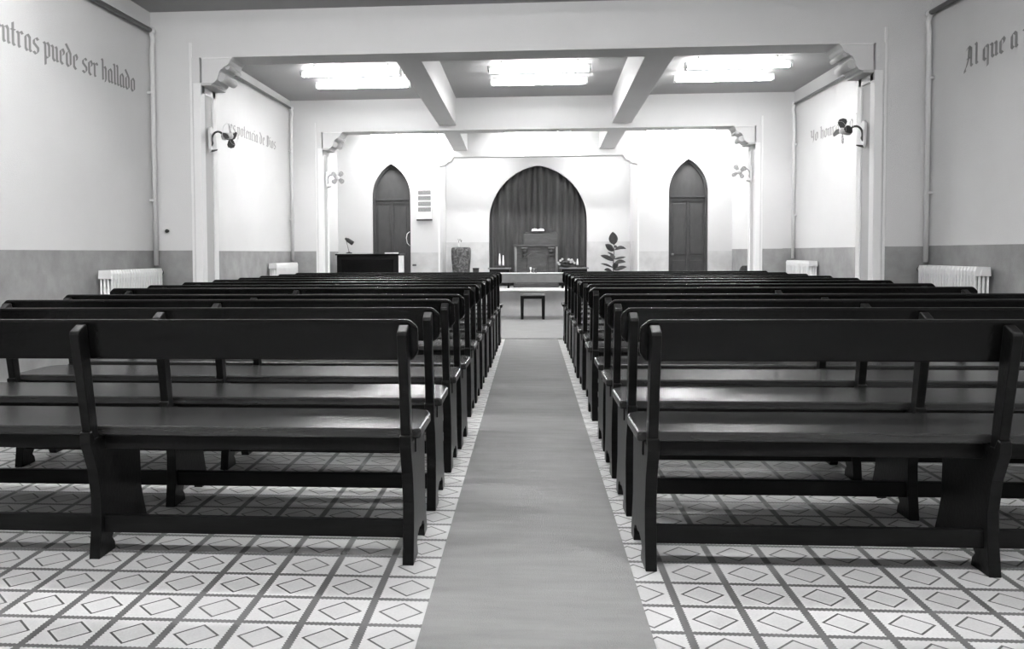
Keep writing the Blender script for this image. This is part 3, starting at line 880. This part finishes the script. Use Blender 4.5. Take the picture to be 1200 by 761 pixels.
# ------------------------------------------------------------------ notice board, hook, socket
t = thing('hymn_board', 'white hymn board with four grey strips between left door and arch', 'sign', (-1.945, YF, 1.99))
board = MB().box(-.135, .13, -.02, -.001, -.26, .30).build('board', M_paper, t, bevel=.003)
for k in range(4):
    z = .225 - k * .104
    pl = MB().box(-.118, .118, -.026, -.0205, z - .038, z + .038).build('text_strip', M_plate, board)
MB().box(-.145, .145, -.05, -.001, -.29, -.268).build('ledge', M_blade, t, bevel=.003)
o = MB().box(-.035, .035, -.02, -.001, -.015, .02).build('wall_socket', M_socket, loc=(-2.14, YF, .88), bevel=.004)
tag(o, 'small dark fitting on the far wall beside the left arched door', 'socket')
o = MB().tube([(0, 0, 0), (0, -.03, 0)], [.012, .018], 12).build('wall_hook', M_black, loc=(-3.425, F1 - .001, 1.324))
tag(o, 'small dark hook on the left stub wall beside the nearest riser pipe', 'hook')

# ------------------------------------------------------------------ stool in the aisle, chair at right
t = thing('stool', 'small dark wooden stool on the carpet at the far end of the aisle', 'stool', (.028, 14.05, .0171))
MB().box(-.205, .205, -.15, .15, .385, .412).build('seat', M_scroll, t, bevel=.006)
MB().box(-.175, .175, -.135, -.115, .335, .384).box(-.175, .175, .115, .135, .335, .384).box(-.175, -.155, -.115, .115, .335, .384).box(.155, .175, -.115, .115, .335, .384).build('apron', M_wood, t)
for x in (-.172, .172):
    for y in (-.12, .12):
        MB().prism([(x - .022, 0), (x + .022, 0), (x + .028, .384), (x - .028, .384)], 'y', y - .02, y + .02).build('leg', M_wood, t, bevel=.003)
t = thing('upholstered_chair', 'dark chair whose rounded back shows beside the far right pier', 'chair', (3.31, 13.35, 0), 0)
MB().prism([(-.17, .42), (.17, .42), (.15, .80), (.125, .86), (.10, .885), (-.09, .885), (-.115, .86), (-.14, .80)], 'y', -.03, .03).build('backrest', M_fabric, t, bevel=.012, bseg=3)
MB().box(-.2, .2, .0, .42, .38, .45).build('seat', M_fabric, t, bevel=.02)
for x in (-.16, .16):
    for y in (.0, .38):
        MB().tube([(x, y, 0), (x, y, .39)], [.014, .02], 10).build('leg', M_wood, t)

# ------------------------------------------------------------------ world, camera
w = bpy.data.worlds.new('world'); bpy.context.scene.world = w; w.use_nodes = True
w.node_tree.nodes['Background'].inputs[0].default_value = (1, 1, 1, 1)
w.node_tree.nodes['Background'].inputs[1].default_value = .01

W_, H_ = 1200, 761
F_, YAW, PIT, ROL = 1004.95, .071, -.0407, -.0053
cyw, syw, cpt, spt, crl, srl = math.cos(YAW), math.sin(YAW), math.cos(PIT), math.sin(PIT), math.cos(ROL), math.sin(ROL)
fwd = Vector((-syw * cpt, cyw * cpt, spt)); rgt = Vector((cyw, syw, 0)); upv = rgt.cross(fwd)
r2 = rgt * crl + upv * srl; u2 = -rgt * srl + upv * crl
cam = bpy.data.cameras.new('camera'); co = bpy.data.objects.new('camera', cam); C.objects.link(co)
Mx = Matrix((r2, u2, -fwd)).transposed().to_4x4()
Mx.translation = Vector((-.0124, 0, 1.1032))
co.matrix_world = Mx
cam.sensor_fit = 'HORIZONTAL'; cam.sensor_width = 36
cam.lens = 36 * F_ / W_
cam.shift_x = (W_ / 2 - 549.94) / W_
cam.shift_y = -(H_ / 2 - 337.39) / W_
cam.clip_start = .05; cam.clip_end = 100
bpy.context.scene.camera = co
vs_ = bpy.context.scene.view_settings
vs_.view_transform = 'Standard'; vs_.look = 'None'; vs_.exposure = 1.9; vs_.gamma = 1; vs_.use_curve_mapping = False
